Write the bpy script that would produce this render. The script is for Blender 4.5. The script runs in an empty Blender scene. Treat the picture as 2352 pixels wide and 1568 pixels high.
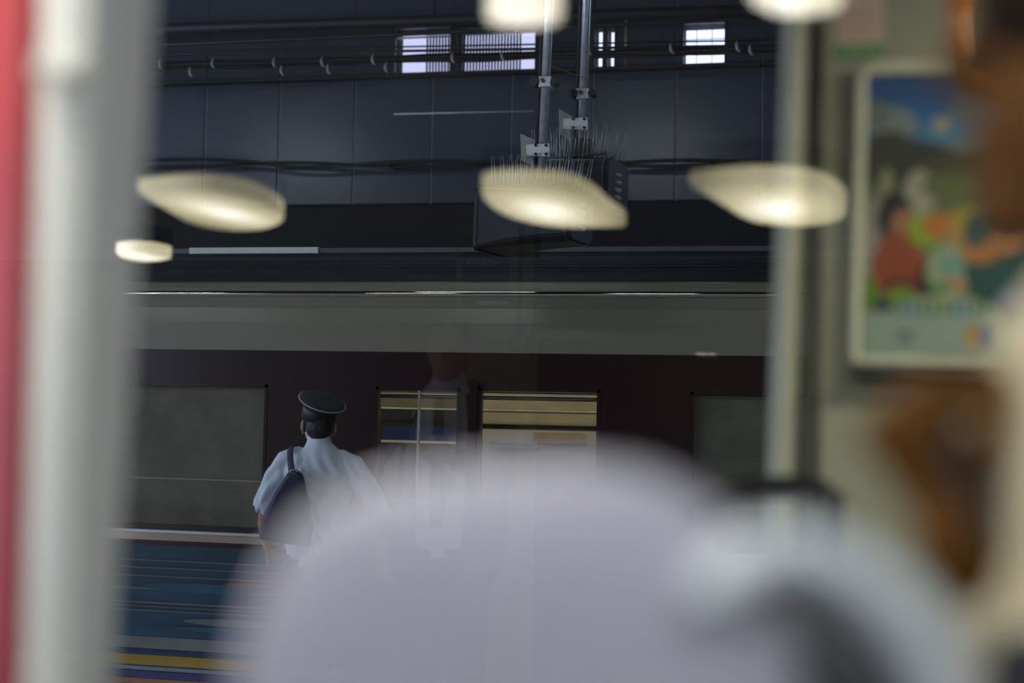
import bpy, bmesh, math, random
from mathutils import Vector, Matrix, Euler
random.seed(7)
sc = bpy.context.scene
COL = sc.collection

# ------------------------------------------------------------------ camera
F = 3267.0                                   # focal length in pixels of the 2352 wide frame
YAW, PITCH, ROLL = math.radians(12.7), math.radians(3.33), math.radians(1.3)
CAM = Vector((0, 0, 1.6))
ROT = (Matrix.Rotation(YAW, 3, 'Z') @ Matrix.Rotation(math.pi/2 + PITCH, 3, 'X') @ Matrix.Rotation(ROLL, 3, 'Z'))
cd = bpy.data.cameras.new('camera'); cam = bpy.data.objects.new('camera', cd); COL.objects.link(cam)
cam.location = CAM; cam.rotation_euler = ROT.to_euler()
cd.sensor_width = 36; cd.lens = F*36/2352; cd.clip_start = .02; cd.clip_end = 200
cd.dof.use_dof = True; cd.dof.focus_distance = 8.4; cd.dof.aperture_fstop = cd.lens/1000/.036
sc.camera = cam
# ------------------------------------------------------------------ sky and exposure
w = bpy.data.worlds.new('sky'); sc.world = w; w.use_nodes = True
bg = w.node_tree.nodes['Background']; bg.inputs[0].default_value = (.66, .77, 1, 1); bg.inputs[1].default_value = 2.6
vs = sc.view_settings; vs.view_transform = 'Standard'; vs.look = 'None'; vs.gamma = 1; vs.exposure = 0; vs.use_curve_mapping = False
TUBE_POWER = 29.0        # platform fluorescent tubes
LAMP_POWER = 15.5        # ceiling lamps of the carriage the picture is taken from
CAR_POWER = 21.0          # added, unseen ceiling panels that light the seat, post and wall

ROW_POWER = 33.0         # added, unseen light row above the camera that brightens the near things
cy = sc.cycles; cy.use_light_tree = False; cy.max_bounces = 4; cy.diffuse_bounces = 2; cy.glossy_bounces = 2; cy.transmission_bounces = 2; cy.transparent_max_bounces = 7; cy.caustics_reflective = False; cy.caustics_refractive = False; cy.sample_clamp_indirect = 4

def ray(px, py): return ROT @ Vector(((px-1176)/F, (784-py)/F, -1))
def P(px, py, Y):
    d = ray(px, py); return CAM + d*(Y/d.y)
def Q(px, py, z):
    d = ray(px, py); return CAM + d*((z-CAM.z)/d.z)

# ------------------------------------------------------------------ materials
MATS = {}
def nt(m): return m.node_tree.nodes, m.node_tree.links
def lin(r, g, b):
    f = lambda c: (c/255/12.92 if c/255 <= .04045 else ((c/255+.055)/1.055)**2.4)
    return (f(r), f(g), f(b))
def mat(name, col, rough=.5, metal=0., var=.12, scale=6., bump=0., bscale=60., spec=.5, stretch=(1, 1, 1), coat=0.):
    if name in MATS: return MATS[name]
    m = bpy.data.materials.new(name); m.use_nodes = True; N, L = nt(m); b = N['Principled BSDF']
    tc = N.new('ShaderNodeTexCoord'); mp = N.new('ShaderNodeMapping'); mp.inputs['Scale'].default_value = stretch
    L.new(tc.outputs['Object'], mp.inputs[0])
    no = N.new('ShaderNodeTexNoise'); no.inputs['Scale'].default_value = scale; no.inputs['Detail'].default_value = 2
    L.new(mp.outputs[0], no.inputs[0])
    rp = N.new('ShaderNodeValToRGB'); c = Vector(col)
    rp.color_ramp.elements[0].position = .3; rp.color_ramp.elements[1].position = .7
    rp.color_ramp.elements[0].color = (*(c*(1-var)), 1); rp.color_ramp.elements[1].color = (*[min(1, v*(1+var)) for v in c], 1)
    L.new(no.outputs[0], rp.inputs[0]); L.new(rp.outputs[0], b.inputs['Base Color'])
    b.inputs['Roughness'].default_value = rough; b.inputs['Metallic'].default_value = metal
    b.inputs['Specular IOR Level'].default_value = spec; b.inputs['Coat Weight'].default_value = coat
    if bump:
        n2 = N.new('ShaderNodeTexNoise'); n2.inputs['Scale'].default_value = bscale; n2.inputs['Detail'].default_value = 1.5
        L.new(mp.outputs[0], n2.inputs[0])
        bp = N.new('ShaderNodeBump'); bp.inputs['Strength'].default_value = bump; bp.inputs['Distance'].default_value = .01
        L.new(n2.outputs[0], bp.inputs['Height']); L.new(bp.outputs[0], b.inputs['Normal'])
    MATS[name] = m; return m
def emit(name, col, power):
    if name in MATS: return MATS[name]
    m = bpy.data.materials.new(name); m.use_nodes = True; b = nt(m)[0]['Principled BSDF']
    b.inputs['Base Color'].default_value = (*col, 1); b.inputs['Emission Color'].default_value = (*col, 1)
    b.inputs['Emission Strength'].default_value = power; MATS[name] = m; return m
def glass(name, refl, tint=(1, 1, 1), rough=0.):
    m = bpy.data.materials.new(name); m.use_nodes = True; N, L = nt(m); N.remove(N['Principled BSDF'])
    t = N.new('ShaderNodeBsdfTransparent'); t.inputs[0].default_value = (*tint, 1)
    g = N.new('ShaderNodeBsdfGlossy'); g.inputs['Roughness'].default_value = rough
    mx = N.new('ShaderNodeMixShader'); mx.inputs[0].default_value = refl
    L.new(t.outputs[0], mx.inputs[1]); L.new(g.outputs[0], mx.inputs[2]); L.new(mx.outputs[0], N['Material Output'].inputs[0])
    MATS[name] = m; return m

M_panel = mat('enamel_panel', (.053, .062, .092), .27, var=.05, scale=1.2, bump=.05, bscale=60)
M_void = mat('near_black_wall', (.012, .012, .014), .9)  # near-black colour for the backing, track bed and enclosure
M_dark = mat('dark_paint', (.02, .021, .026), .55)
M_black = mat('black_rubber', (.012, .012, .013), .6)
M_steel = mat('galvanised_steel', (.55, .56, .62), .3, .55, var=.15, scale=30)
M_sheet = mat('white_coated_plate', (.84, .85, .84), .5, var=.06, scale=12)
M_concrete = mat('concrete', (.2, .195, .185), .85, scale=3, bump=.3)
M_ivory = mat('ivory_train_paint', (.225, .21, .155), .3, var=.03, scale=1.5, coat=.3)
M_maroon = mat('maroon_train_paint', (.026, .0085, .009), .25, var=.05, scale=1.5, coat=.1)
M_roof = mat('train_roof_coating', (.012, .014, .02), .8, var=.2, scale=5)
M_blue = mat('blue_livery_paint', (.018, .05, .085), .35, var=.25, scale=2.2, stretch=(.5, 1, 3))
M_alu = mat('brushed_aluminium', (.5, .48, .44), .35, .8, var=.1, scale=20, stretch=(.2, 1, 8))
M_slat = mat('window_slat', (.40, .37, .31), .5, .1)
M_cream = mat('cream_laminate', (.55, .49, .37), .45)
M_olive = mat('grey_olive_laminate', (.42, .415, .30), .5, var=.04, scale=2)
M_jamb = mat('pale_jamb', (.56, .56, .44), .35, var=.04)
M_floor = mat('carriage_floor', (.10, .10, .105), .6, scale=12)
M_ceil = mat('carriage_ceiling', (.55, .55, .53), .6, var=.03)
M_rear = mat('dim_carriage_wall', (.02, .02, .016), .8)
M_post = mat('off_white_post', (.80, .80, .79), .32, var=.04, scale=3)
M_red = mat('red_panel', (.46, .06, .08), .4, var=.06)
M_cover = mat('lilac_white_seat_cover', (.53, .505, .60), .6, var=.04, scale=5, bump=.1, bscale=200)  # lilac cast of cool daylight put into the white cover's colour
M_seat = mat('seat_shell', (.20, .20, .21), .5)
M_tube = emit('fluorescent_tube', (.86, .93, 1.), TUBE_POWER)
M_cartube = emit('carriage_fill_panel', (1., .95, .80), CAR_POWER)
M_strip = emit('train_light_strip', (1., .9, .66), 5.)
M_row = emit('cool_fill_row', (.90, .93, 1.), ROW_POWER)

# ------------------------------------------------------------------ mesh helpers
def finish(bm, name, m, parent=None, smooth=False, bevel=0., kind=None):
    bmesh.ops.recalc_face_normals(bm, faces=bm.faces)
    me = bpy.data.meshes.new(name); bm.to_mesh(me); bm.free()
    return link(me, name, m, parent, smooth, bevel, kind)
def link(me, name, m, parent=None, smooth=False, bevel=0., kind=None):
    o = bpy.data.objects.new(name, me); COL.objects.link(o)
    if m and not me.materials: me.materials.append(m)
    if smooth: me.polygons.foreach_set('use_smooth', [True]*len(me.polygons))
    if bevel:
        b = o.modifiers.new('bevel', 'BEVEL'); b.width = bevel; b.segments = 2; b.limit_method = 'ANGLE'
    if kind: o['kind'] = kind
    adopt(o, parent); return o
def adopt(o, parent):
    if parent:
        o.parent = parent; o.matrix_parent_inverse = world_of(parent).inverted()
def world_of(o):
    m = o.matrix_basis.copy()
    if o.parent: m = world_of(o.parent) @ o.matrix_parent_inverse @ m
    return m
def thing(name, label, cat, loc=(0, 0, 0), group=None, kind=None):
    o = bpy.data.objects.new(name, None); COL.objects.link(o); o.location = loc; o.empty_display_size = .1
    return tag(o, label, cat, group, kind)
def tag(o, label=None, cat=None, group=None, kind=None):
    if label: o['label'] = label
    if cat: o['category'] = cat
    if group: o['group'] = group
    if kind: o['kind'] = kind
    return o
def box(bm, lo, hi, rot=None, piv=None):
    lo, hi = Vector(lo), Vector(hi)
    mtx = Matrix.Translation((lo+hi)/2) @ Matrix.Diagonal((*(hi-lo), 1))
    if rot is not None:
        pv = Vector(piv) if piv is not None else (lo+hi)/2
        mtx = Matrix.Translation(pv) @ rot.to_4x4() @ Matrix.Translation(-pv) @ mtx
    bmesh.ops.create_cube(bm, size=1, matrix=mtx)
def boxo(name, lo, hi, m, parent=None, bevel=0., rot=None, piv=None, kind=None):
    bm = bmesh.new(); box(bm, lo, hi, rot, piv); return finish(bm, name, m, parent, bevel=bevel, kind=kind)
def frame_of(t, ref=Vector((0, 1, 0))):
    t = t.normalized()
    if abs(t.dot(ref)) > .93: ref = Vector((0, 0, 1)) if abs(t.z) < .9 else Vector((1, 0, 0))
    u = ref.cross(t).normalized(); return u, t.cross(u)
def tube(bm, pts, rad, n=10, cap=True, ry=None, closed=False):
    """pts: points; rad: number or list; ry: second radius (number or list)"""
    pts = [Vector(p) for p in pts]; k = len(pts)
    rad = rad if isinstance(rad, (list, tuple)) else [rad]*k
    ry = ry if isinstance(ry, (list, tuple)) else ([ry]*k if ry else rad)
    rings = []
    for i, p in enumerate(pts):
        if closed: t = pts[(i+1) % k]-pts[i-1]
        else: t = pts[min(i+1, k-1)]-pts[max(i-1, 0)]
        u, v = frame_of(t)
        rings.append([bm.verts.new(p+u*math.cos(a)*rad[i]+v*math.sin(a)*ry[i]) for a in [2*math.pi*j/n for j in range(n)]])
    for i in range(k if closed else k-1):
        a, b = rings[i], rings[(i+1) % k]
        for j in range(n): bm.faces.new((a[j], a[(j+1) % n], b[(j+1) % n], b[j]))
    if cap and not closed: bm.faces.new(rings[0][::-1]); bm.faces.new(rings[-1])
def tubeo(name, pts, rad, m, parent=None, n=10, ry=None, closed=False):
    bm = bmesh.new(); tube(bm, pts, rad, n, True, ry, closed); return finish(bm, name, m, parent, smooth=True)
def prism(bm, poly, ext):
    """poly: list of 3D points; ext: vector"""
    ext = Vector(ext); a = [bm.verts.new(Vector(p)) for p in poly]; b = [bm.verts.new(Vector(p)+ext) for p in poly]; n = len(a)
    bm.faces.new(a[::-1]); bm.faces.new(b)
    for i in range(n): bm.faces.new((a[i], a[(i+1) % n], b[(i+1) % n], b[i]))
def prismo(name, poly, ext, m, parent=None, bevel=0., smooth=False, kind=None):
    bm = bmesh.new(); prism(bm, poly, ext); return finish(bm, name, m, parent, smooth, bevel, kind)
def ball(bm, c, r, rot=None, u=20, v=14):
    r = Vector(r if hasattr(r, '__len__') else (r, r, r))
    mtx = Matrix.Translation(Vector(c)) @ (rot.to_4x4() if rot is not None else Matrix.Identity(4)) @ Matrix.Diagonal((*r, 1))
    bmesh.ops.create_uvsphere(bm, u_segments=u, v_segments=v, radius=1, matrix=mtx)
def limb(bm, pts, rad, ry=None, n=18):
    tube(bm, pts, rad, n, True, ry)
    rad = rad if isinstance(rad, (list, tuple)) else [rad]*len(pts)
    for i in (0, -1): ball(bm, pts[i], rad[i]*.99 if ry is None else min(rad[i], (ry if not isinstance(ry, (list, tuple)) else ry[i]))*.99, u=14, v=10)
def skin(name, bm, voxel, m, parent=None, smooth=4, disp=None, M=None):
    """fuse overlapping volumes to one continuous surface"""
    bmesh.ops.recalc_face_normals(bm, faces=bm.faces)
    me = bpy.data.meshes.new(name); bm.to_mesh(me); bm.free()
    t = bpy.data.objects.new('temporary', me); COL.objects.link(t)
    r = t.modifiers.new('r', 'REMESH'); r.mode = 'VOXEL'; r.voxel_size = voxel
    s = t.modifiers.new('s', 'SMOOTH'); s.iterations = smooth; s.factor = .5
    dg = bpy.context.evaluated_depsgraph_get(); me2 = bpy.data.meshes.new_from_object(t.evaluated_get(dg))
    bpy.data.objects.remove(t); bpy.data.meshes.remove(me)
    if disp:
        ns = [v.normal.copy() for v in me2.vertices]
        for v, n_ in zip(me2.vertices, ns): v.co += n_*disp(v.co)
    if M: me2.transform(M)
    me2.name = name; me2.materials.clear()
    return link(me2, name, m, parent, smooth=True)
def rects_minus(r, holes):
    out = [r]
    for (hx0, hx1, hz0, hz1) in holes:
        nxt = []
        for (x0, x1, z0, z1) in out:
            a0, a1, b0, b1 = max(x0, hx0), min(x1, hx1), max(z0, hz0), min(z1, hz1)
            if a0 >= a1 or b0 >= b1: nxt.append((x0, x1, z0, z1)); continue
            if x0 < a0: nxt.append((x0, a0, z0, z1))
            if a1 < x1: nxt.append((a1, x1, z0, z1))
            if z0 < b0: nxt.append((a0, a1, z0, b0))
            if b1 < z1: nxt.append((a0, a1, b1, z1))
        out = nxt
    return out
def S(o): o['kind'] = 'structure'; return o

# ================================================================== SETTING
YW = 13.0                                     # panelled back wall
YT = 8.4                                      # side of the train across the platform
YB = 2.3                                      # far side wall of the near carriage
YG = .33                                      # window pane in front of the camera
# openings in the upper wall: x0, x1, z0, z1
def wrect(x0, y0, x1, y1):
    a, b = P(x0, (y0+y1)/2, YW), P(x1, (y0+y1)/2, YW); c = (x0+x1)/2
    return (a.x, b.x, P(c, y1, YW).z, P(c, y0, YW).z)
wins = [wrect(908, 64, 1034, 166), wrect(1050, 62, 1229, 166), wrect(1366, 58, 1384, 157), wrect(1395, 58, 1411, 156), wrect(1570, 52, 1664, 150)]
back = S(thing('wall_back', None, None, (0, YW, 0)))
bm = bmesh.new()
for (x0, x1, z0, z1) in rects_minus((-16, 4, -1.2, 6.2), wins): box(bm, (x0, YW+.05, z0), (x1, YW+.25, z1))
finish(bm, 'backing', M_void, back)
M_joint = mat('joint_bead', (.28, .28, .30), .35)
PITCHX = .781; X0 = -5.33
me_low = None
for k in range(-9, 12):
    xa, xb = X0+k*PITCHX+.006, X0+(k+1)*PITCHX-.006
    if me_low is None:
        o = boxo('panel', (0, 0, 0), (xb-xa, .06, 1.215), M_panel, back, bevel=.006); me_low = o.data
        o.location = (xa, YW, 3.692); o.matrix_parent_inverse = back.matrix_basis.inverted()
    else:
        o = link(me_low, 'panel', M_panel, back, bevel=.006); o.location = (xa, YW, 3.692)
    boxo('joint', (xa-.012, YW+.012, 3.692), (xa, YW+.05, 4.907), M_joint, back); boxo('joint', (xa-.012, YW+.012, 4.955), (xa, YW+.05, 6.15), M_joint, back) if not any(a-.03 < xa < b+.03 for a, b, c, d in wins) else None
    rs = rects_minus((xa, xb, 4.955, 6.15), [(a-.015, b+.015, c-.06, d+.015) for a, b, c, d in wins])
    bm = bmesh.new()
    for (x0, x1, z0, z1) in rs: box(bm, (x0, YW, z0), (x1, YW+.06, z1))
    finish(bm, 'panel', M_panel, back)
for i, (x0, x1, z0, z1) in enumerate(wins):
    wo = S(thing('window_%d' % (i+1), None, None, ((x0+x1)/2, YW, z0)))
    bm = bmesh.new(); t = .022
    for lo, hi in (((x0-t, z0-t), (x1+t, z0)), ((x0-t, z1), (x1+t, z1+t)), ((x0-t, z0), (x0, z1)), ((x1, z0), (x1+t, z1))):
        box(bm, (lo[0], YW-.01, lo[1]), (hi[0], YW+.1, hi[1]))
    finish(bm, 'window_frame', M_dark, wo)
    boxo('pane', (x0, YW+.07, z0), (x1, YW+.076, z1), MATS.get('far_pane') or glass('far_pane', .1, (.95, .95, 1)) if i > 1 else MATS.get('frosted_pane') or glass('frosted_pane', .1, (.72, .68, .74)), wo)
    if i in (0, 1):                            # ribbed translucent sheeting behind the wide windows
        n = int((x1-x0)/.03); ms = mat('ribbed_sheet', (.35, .33, .39), .6)
        for j in range(n):
            xx = x0+(j+.5)*(x1-x0)/n
            if i == 0 and j < n*.45: continue
            if i == 1 and j > n*.76: continue
            boxo('blind_slat', (xx-.008, YW+.10, z0), (xx+.008, YW+.115, z1), ms, wo)
    if i == 0:
        boxo('rail', (x0, YW+.02, z1-.09), (x1, YW+.05, z1-.075), M_sheet, wo)
    if i == 4:
        for xx, q in (((x0*.7+x1*.3), .006), ((x0*.32+x1*.68), .006)): boxo('mullion', (xx-q/2, YW+.08, z0), (xx+q/2, YW+.1, z1), M_steel, wo)
        for zz in (.33, .66): boxo('transom', (x0, YW+.08, z0+(z1-z0)*zz), (x1, YW+.1, z0+(z1-z0)*zz+.006), M_steel, wo)
S(boxo('trim_1', (-13, YW-.06, 4.915), (4, YW+.0, 4.95), M_dark, bevel=.008))
# platform, track bed, canopy, walls that block the sky light
S(boxo('platform_slab', (-30, 2.62, -.25), (12, 7.95, 0), M_concrete))
S(boxo('track_bed', (-30, 7.9, -1.3), (12, 13.3, -1.1), M_void))
S(boxo('canopy', (-13, -7, 6.1), (12, 13.4, 6.3), M_void))  # unseen roof, extended over the carriage to shut out sky light
S(boxo('blocker_wall_right', (11.8, -7, -1.2), (12, 13.4, 6.2), M_void))  # unseen, added to shut out sky light on the right
S(boxo('blocker_wall_rear', (-13, -7.2, -1.2), (12, -7, 6.2), M_void))  # unseen, added to shut out sky light behind the carriage
# near carriage: floor, ceiling, far wall with the open doorway on its left
S(boxo('floor', (-6, -6.5, .2), (4, 2.5, .3), M_floor))
S(boxo('ceiling', (-6, -6.5, 2.46), (4, 2.5, 2.52), M_ceil))
S(boxo('wall_behind', (-6, -6.6, .2), (4, -6.5, 2.52), M_rear))
XJ = P(1785, 400, YB).x
wb = S(thing('wall_far', None, None, (1.5, YB, .3)))
XP = P(1890, 400, YB).x
boxo('wall_panel', (XP, YB, .3), (4, YB+.12, 2.46), M_olive, wb)
boxo('jamb_groove', (XP-.028, YB+.03, .3), (XP, YB+.11, 2.46), mat('groove_rubber', (.2, .2, .155), .6), wb)
# rounded jamb strip, leaning inwards with the body side
a, b = P(1797, 0, YB).x, P(1757, 1100, YB).x
sl = (a-b)/(P(1797, 0, YB).z-P(1757, 1100, YB).z)
jl = lambda z: b+sl*(z-P(1757, 1100, YB).z)
bm = bmesh.new()
for z in (.3, 2.46): pass
prof = [(0, .10), (-.0, .03), (.008, .006), (.02, -.004), (.032, .0), (.042, .014), (.046, .05), (.046, .10)]
ra = [bm.verts.new((jl(.3)+x, YB+y, .3)) for x, y in prof]; rb = [bm.verts.new((jl(2.46)+x, YB+y, 2.46)) for x, y in prof]
for i in range(len(prof)): bm.faces.new((ra[i], ra[(i+1) % len(prof)], rb[(i+1) % len(prof)], rb[i]))
bm.faces.new(ra[::-1]); bm.faces.new(rb)
finish(bm, 'jamb', M_jamb, wb)
# the window the picture is taken through
wn = S(thing('wall_near', None, None, (0, YG, .3)))
bm = bmesh.new()
for (x0, x1, z0, z1) in rects_minus((-6, 4, .3, 2.46), [(-1.5, 1.5, .95, 2.3)]): box(bm, (x0, YG-.03, z0), (x1, YG+.03, z1))
finish(bm, 'side_panel', M_rear, wn)
w6 = S(thing('window_6', None, None, (0, YG, .95)))
boxo('pane', (-1.5, YG-.003, .95), (1.5, YG, 2.3), glass('carriage_pane', .055, (.97, .98, .97)), w6)
bm = bmesh.new()
for lo, hi in (((-1.53, .92), (1.53, .95)), ((-1.53, 2.3), (1.53, 2.33)), ((-1.53, .95), (-1.5, 2.3)), ((1.5, .95), (1.53, 2.3))):
    box(bm, (lo[0], YG-.04, lo[1]), (hi[0], YG+.04, hi[1]))
finish(bm, 'window_frame', M_black, w6)

# ================================================================== ACROSS THE PLATFORM
# ---- cables and pipes on the wall
def wallpath(pts, Y, rnd=0): return [P(x, y+random.uniform(-rnd, rnd), Y) for x, y in pts]
def smooth_path(pts, n=8):
    pts = [Vector(p) for p in pts]; out = []
    for i in range(len(pts)-1):
        p0, p1, p2, p3 = pts[max(i-1, 0)], pts[i], pts[i+1], pts[min(i+2, len(pts)-1)]
        for j in range(n):
            t = j/n; out.append(.5*((2*p1)+(p2-p0)*t+(2*p0-5*p1+4*p2-p3)*t*t+(3*p1-p0-3*p2+p3)*t**3))
    return out+[pts[-1]]
xs = list(range(120, 2000, 110))
zf = lambda x, y0, y1: y0+(y1-y0)*(x-340)/(1780-340)
o = tubeo('black_cable', smooth_path([P(x, 372+6*math.sin(x*.011)+(4 if x > 600 else -2)+(2-zf(x, 0, 5)), 12.8) for x in xs]), .017, M_black)
tag(o, 'thick black cable running along the wall panels, the upper of the pair', 'cable', 'twisted cable pair on the wall panels')
o = tubeo('black_cable', smooth_path([P(x, 378-6*math.sin(x*.011+.6)+(2-zf(x, 0, 5)), 12.84) for x in xs]), .015, M_black)
tag(o, 'thinner black cable winding under the upper one along the wall panels', 'cable', 'twisted cable pair on the wall panels')
o = tubeo('cable_duct', [P(x, zf(x, 68, 22), 12.6) for x in (100, 700, 1300, 1990)], .055, M_dark, n=8)
tag(o, 'dark horizontal cable duct high across the wall panels', 'duct')
o = tubeo('overhead_wire', [P(x, zf(x, 105, 40), 11.6) for x in (100, 700, 1300, 1990)], .018, M_dark, n=6)
tag(o, 'slanting dark wire below the cable duct', 'wire')
mess = tubeo('messenger_wire', [P(x, zf(x, 118, 92), 12.3) for x in (100, 700, 1300, 1990)], .008, M_black, n=6)
tag(mess, 'thin carrier wire just above the hooked cable bundle', 'wire')
mess = tubeo('messenger_wire', [P(x, zf(x, 126, 104), 12.25) for x in (100, 700, 1300, 1990)], .013, M_dark, n=6)
tag(mess, 'heavier carrier wire the cable hooks hang from', 'wire')
bun = thing('cable_bundle', 'thick bundle of dark cables hung on pale C-shaped hooks', 'cable', P(1000, 140, 12.3))
for k, (dy, r) in enumerate(((0, .024), (6, .018), (-6, .016), (3, .02))):
    tubeo('cable', smooth_path([P(x, zf(x, 152, 112)+dy+random.uniform(-3, 3), 12.3+.02*k) for x in xs]), r, M_black, bun, n=8)
M_hook = mat('pale_hook', (.40, .40, .39), .5)
hm = None
for (hx, hy) in ((365, 148), (487, 146), (628, 145), (738, 143), (855, 138), (1038, 134), (1152, 130), (1352, 116), (1540, 112), (1692, 108), (1722, 116), (300, 150), (435, 166), (645, 163), (752, 160), (885, 156)):
    if hm is None:
        h = tubeo('hook', [(.03*math.cos(t)-.0, 0, .055*math.sin(t)) for t in [math.pi*(.75+.75*q/9) for q in range(10)]], [.005+.009*math.sin(math.pi*q/9) for q in range(10)], M_hook, bun, n=6); hm = h.data
    else: h = link(hm, 'hook', M_hook, bun)
    h.location = P(hx+8, hy-4, 12.2)
    h.rotation_euler = (0, random.uniform(-.12, .12), .2)
o = tubeo('glint_line', [P(905, 262, YW-.004), P(1225, 255, YW-.004)], .006, M_sheet, n=6); tag(o, 'short thin pale glint painted flat across two wall panels', 'wire')  # pale strip painting a reflected glint on the panels
o = tubeo('hanging_rod', [P(1440, 26, 12.6), P(1437, 150, 12.6)], .016, mat('brass_rod', (.30, .27, .18), .4, .6), n=8)
tag(o, 'short brassy rod hanging before the wall by the slit windows', 'rod')

def clips(o, px, pyf, Y, r):
    for x in px:
        q = P(x, pyf(x), Y); boxo('cable_clip', q-Vector((.012, r+.006, r+.006)), Vector((q.x+.012, YW-.002, q.z+r+.006)), M_dark, o)
for o in [q for q in COL.objects if q.name.startswith('black_cable')]: clips(o, (240, 900, 1640), lambda x: 376+(2-zf(x, 0, 5)), 12.82, .024)
for o, px, f in ((bpy.data.objects['overhead_wire'], (110, 1980), lambda x: P(x, zf(x, 105, 40), 11.6)), (bun, (130, 1880), lambda x: P(x, zf(x, 152, 112), 12.3))):
    for x in px: tubeo('drop_hanger', [f(x), Vector((f(x).x, f(x).y, 6.1))], .01, M_dark, o, n=6)

# ---- platform lamps
def platform_lamp(x, y, z, label, L=1.2):
    t = thing('platform_lamp', label, 'lamp', (x, y, z), 'fluorescent lamps under the canopy')
    boxo('housing', (x-L/2-.05, y-.09, z+.03), (x+L/2+.05, y+.09, z+.11), M_sheet, t, bevel=.01)
    for s in (-.05, .05): tubeo('fluorescent_tube', [(x-L/2, y+s, z), (x+L/2, y+s, z)], .02, M_tube, t, n=8)
    for s in (-1, 1): boxo('end_holder', (x+s*(L/2+.02)-.02, y-.07, z-.03), (x+s*(L/2+.02)+.02, y+.07, z+.03), M_sheet, t)
    for s in (-.4, .4): tubeo('hanger', [(x+s, y, z+.11), (x+s, y, 6.1)], .012, M_steel, t, n=6)
platform_lamp(-6.7, 8.5, 5.05, 'twin-tube lamp hung above the train roof, left of the pair')
platform_lamp(-2.2, 8.5, 5.05, 'twin-tube lamp hung above the train roof, right of the pair')
for i, x in enumerate((-5.9, -2.67, .56)):
    platform_lamp(x, 4.9, 3.9, 'twin-tube lamp over the middle of the platform, %s one' % ('leftmost', 'middle', 'rightmost')[i])

# ---- the train across the platform
XL, XR = -14., 6.
tr = thing('train_carriage', 'maroon train with an ivory roof band and a blue lower body across the platform', 'train', (-3, YT+1.3, -1.1))
def trect(x0, y0, x1, y1):
    ym = (y0+y1)/2; return (P(x0, ym, YT).x, P(x1, ym, YT).x, y0, y1)
WZ0, WZ1 = .895, 1.815
w_a = (P(150, 1000, YT).x, P(612, 1000, YT).x, WZ0, WZ1)
w_b = (P(862, 950, YT).x, P(1056, 950, YT).x, WZ0, WZ1)
w_c = (P(1098, 950, YT).x, P(1378, 950, YT).x, WZ0, WZ1+.005)
w_d = (P(1585, 950, YT).x, P(2010, 950, YT).x, WZ0, WZ1)
tw = [(w_a[0]-2.4, w_a[0]-.7, WZ0, WZ1), w_a, w_b, w_c, w_d]
bm = bmesh.new()
for (x0, x1, z0, z1) in rects_minus((XL, XR, .845, 2.03), tw): box(bm, (x0, YT, z0), (x1, YT+.05, z1))
finish(bm, 'upper_body_side', M_maroon, tr)
# ivory cant rail, curved towards the roof
bm = bmesh.new(); prof = [(0, 2.03), (.0, 2.12), (.006, 2.21), (.018, 2.30), (.040, 2.375), (.075, 2.43), (.125, 2.468), (.16, 2.48), (.16, 2.03)]
prism(bm, [(XL, YT-.004+y, z) for y, z in prof], (XR-XL, 0, 0)); finish(bm, 'ivory_band', M_ivory, tr)
tubeo('rain_gutter', [(XL, YT+.036, 2.393), (XR, YT+.036, 2.393)], .016, mat('polished_gutter', (.75, .72, .6), .06, 1., var=.02), tr, n=24)
boxo('band_rib', (XL, YT+.014, 2.309), (XR, YT+.03, 2.312), M_ivory, tr)
# roof
bm = bmesh.new(); prof = [(.16, 2.47), (.35, 2.56), (.7, 2.68), (1.1, 2.75), (1.5, 2.75), (1.9, 2.68), (2.3, 2.54), (2.5, 2.4), (2.5, 2.3), (.16, 2.3)]
prism(bm, [(XL, YT+y, z) for y, z in prof], (XR-XL, 0, 0)); finish(bm, 'roof', M_roof, tr)
for k in range(4):
    bmr = 2.565+k*.03
    boxo('roof_rib', (XL, YT+.34+k*.11, bmr-.02), (XR, YT+.36+k*.11, bmr+.012), M_roof, tr)
rz = P(600, 578, YT+1.3).z
rail = boxo('roof_rail', (XL, YT+1.28, rz-.012), (XR, YT+1.34, rz+.022), mat('grey_rail', (.10, .10, .11), .5), tr)
boxo('rail_foot', (XL, YT+1.29, 2.7), (XR, YT+1.33, rz-.012), M_roof, tr)
boxo('pale_rail_length', (P(435, 578, YT+1.27).x, YT+1.265, rz-.016), (P(730, 578, YT+1.27).x, YT+1.345, rz+.028), M_sheet, tr)  # paler length of the roof rail
# belt mouldings and livery stripes below the windows
def stripe(name, z0, z1, m, p=.004, x0=XL, x1=XR): return boxo(name, (x0, YT-p, z0), (x1, YT+.02, z1), m, tr)
zt = lambda y, x=420: P(x, y, YT).z
boxo('lower_body_side', (XL, YT, -.95), (XR, YT+.05, zt(1247)), M_blue, tr)
stripe('window_sill', zt(1225), zt(1218), M_alu, .02)
stripe('belt_moulding', zt(1242), zt(1226), mat('polished_moulding', (.42, .30, .24), .18, .55, var=.35, scale=1.1, stretch=(.7, 1, 1)), .016)
stripe('belt_line', zt(1253), zt(1242), M_maroon, .008)
M_lg = mat('light_grey_livery', (.12, .12, .115), .4); M_navy = mat('navy_livery', (.012, .016, .06), .4)
M_teal = mat('teal_livery', (.018, .075, .11), .4); M_yel = mat('yellow_livery', (.22, .13, .008), .4); M_or = mat('orange_livery', (.16, .055, .015), .4)
for (ya, yb, m_) in ((1288, 1291, M_lg), (1305, 1308, M_lg), (1324, 1327, M_lg), (1353, 1357, M_lg), (1385, 1389, M_lg), (1395, 1397, M_lg), (1404, 1407, M_lg)):
    stripe('pinstripe', zt(yb), zt(ya), m_, .005)
bm = bmesh.new()
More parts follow.
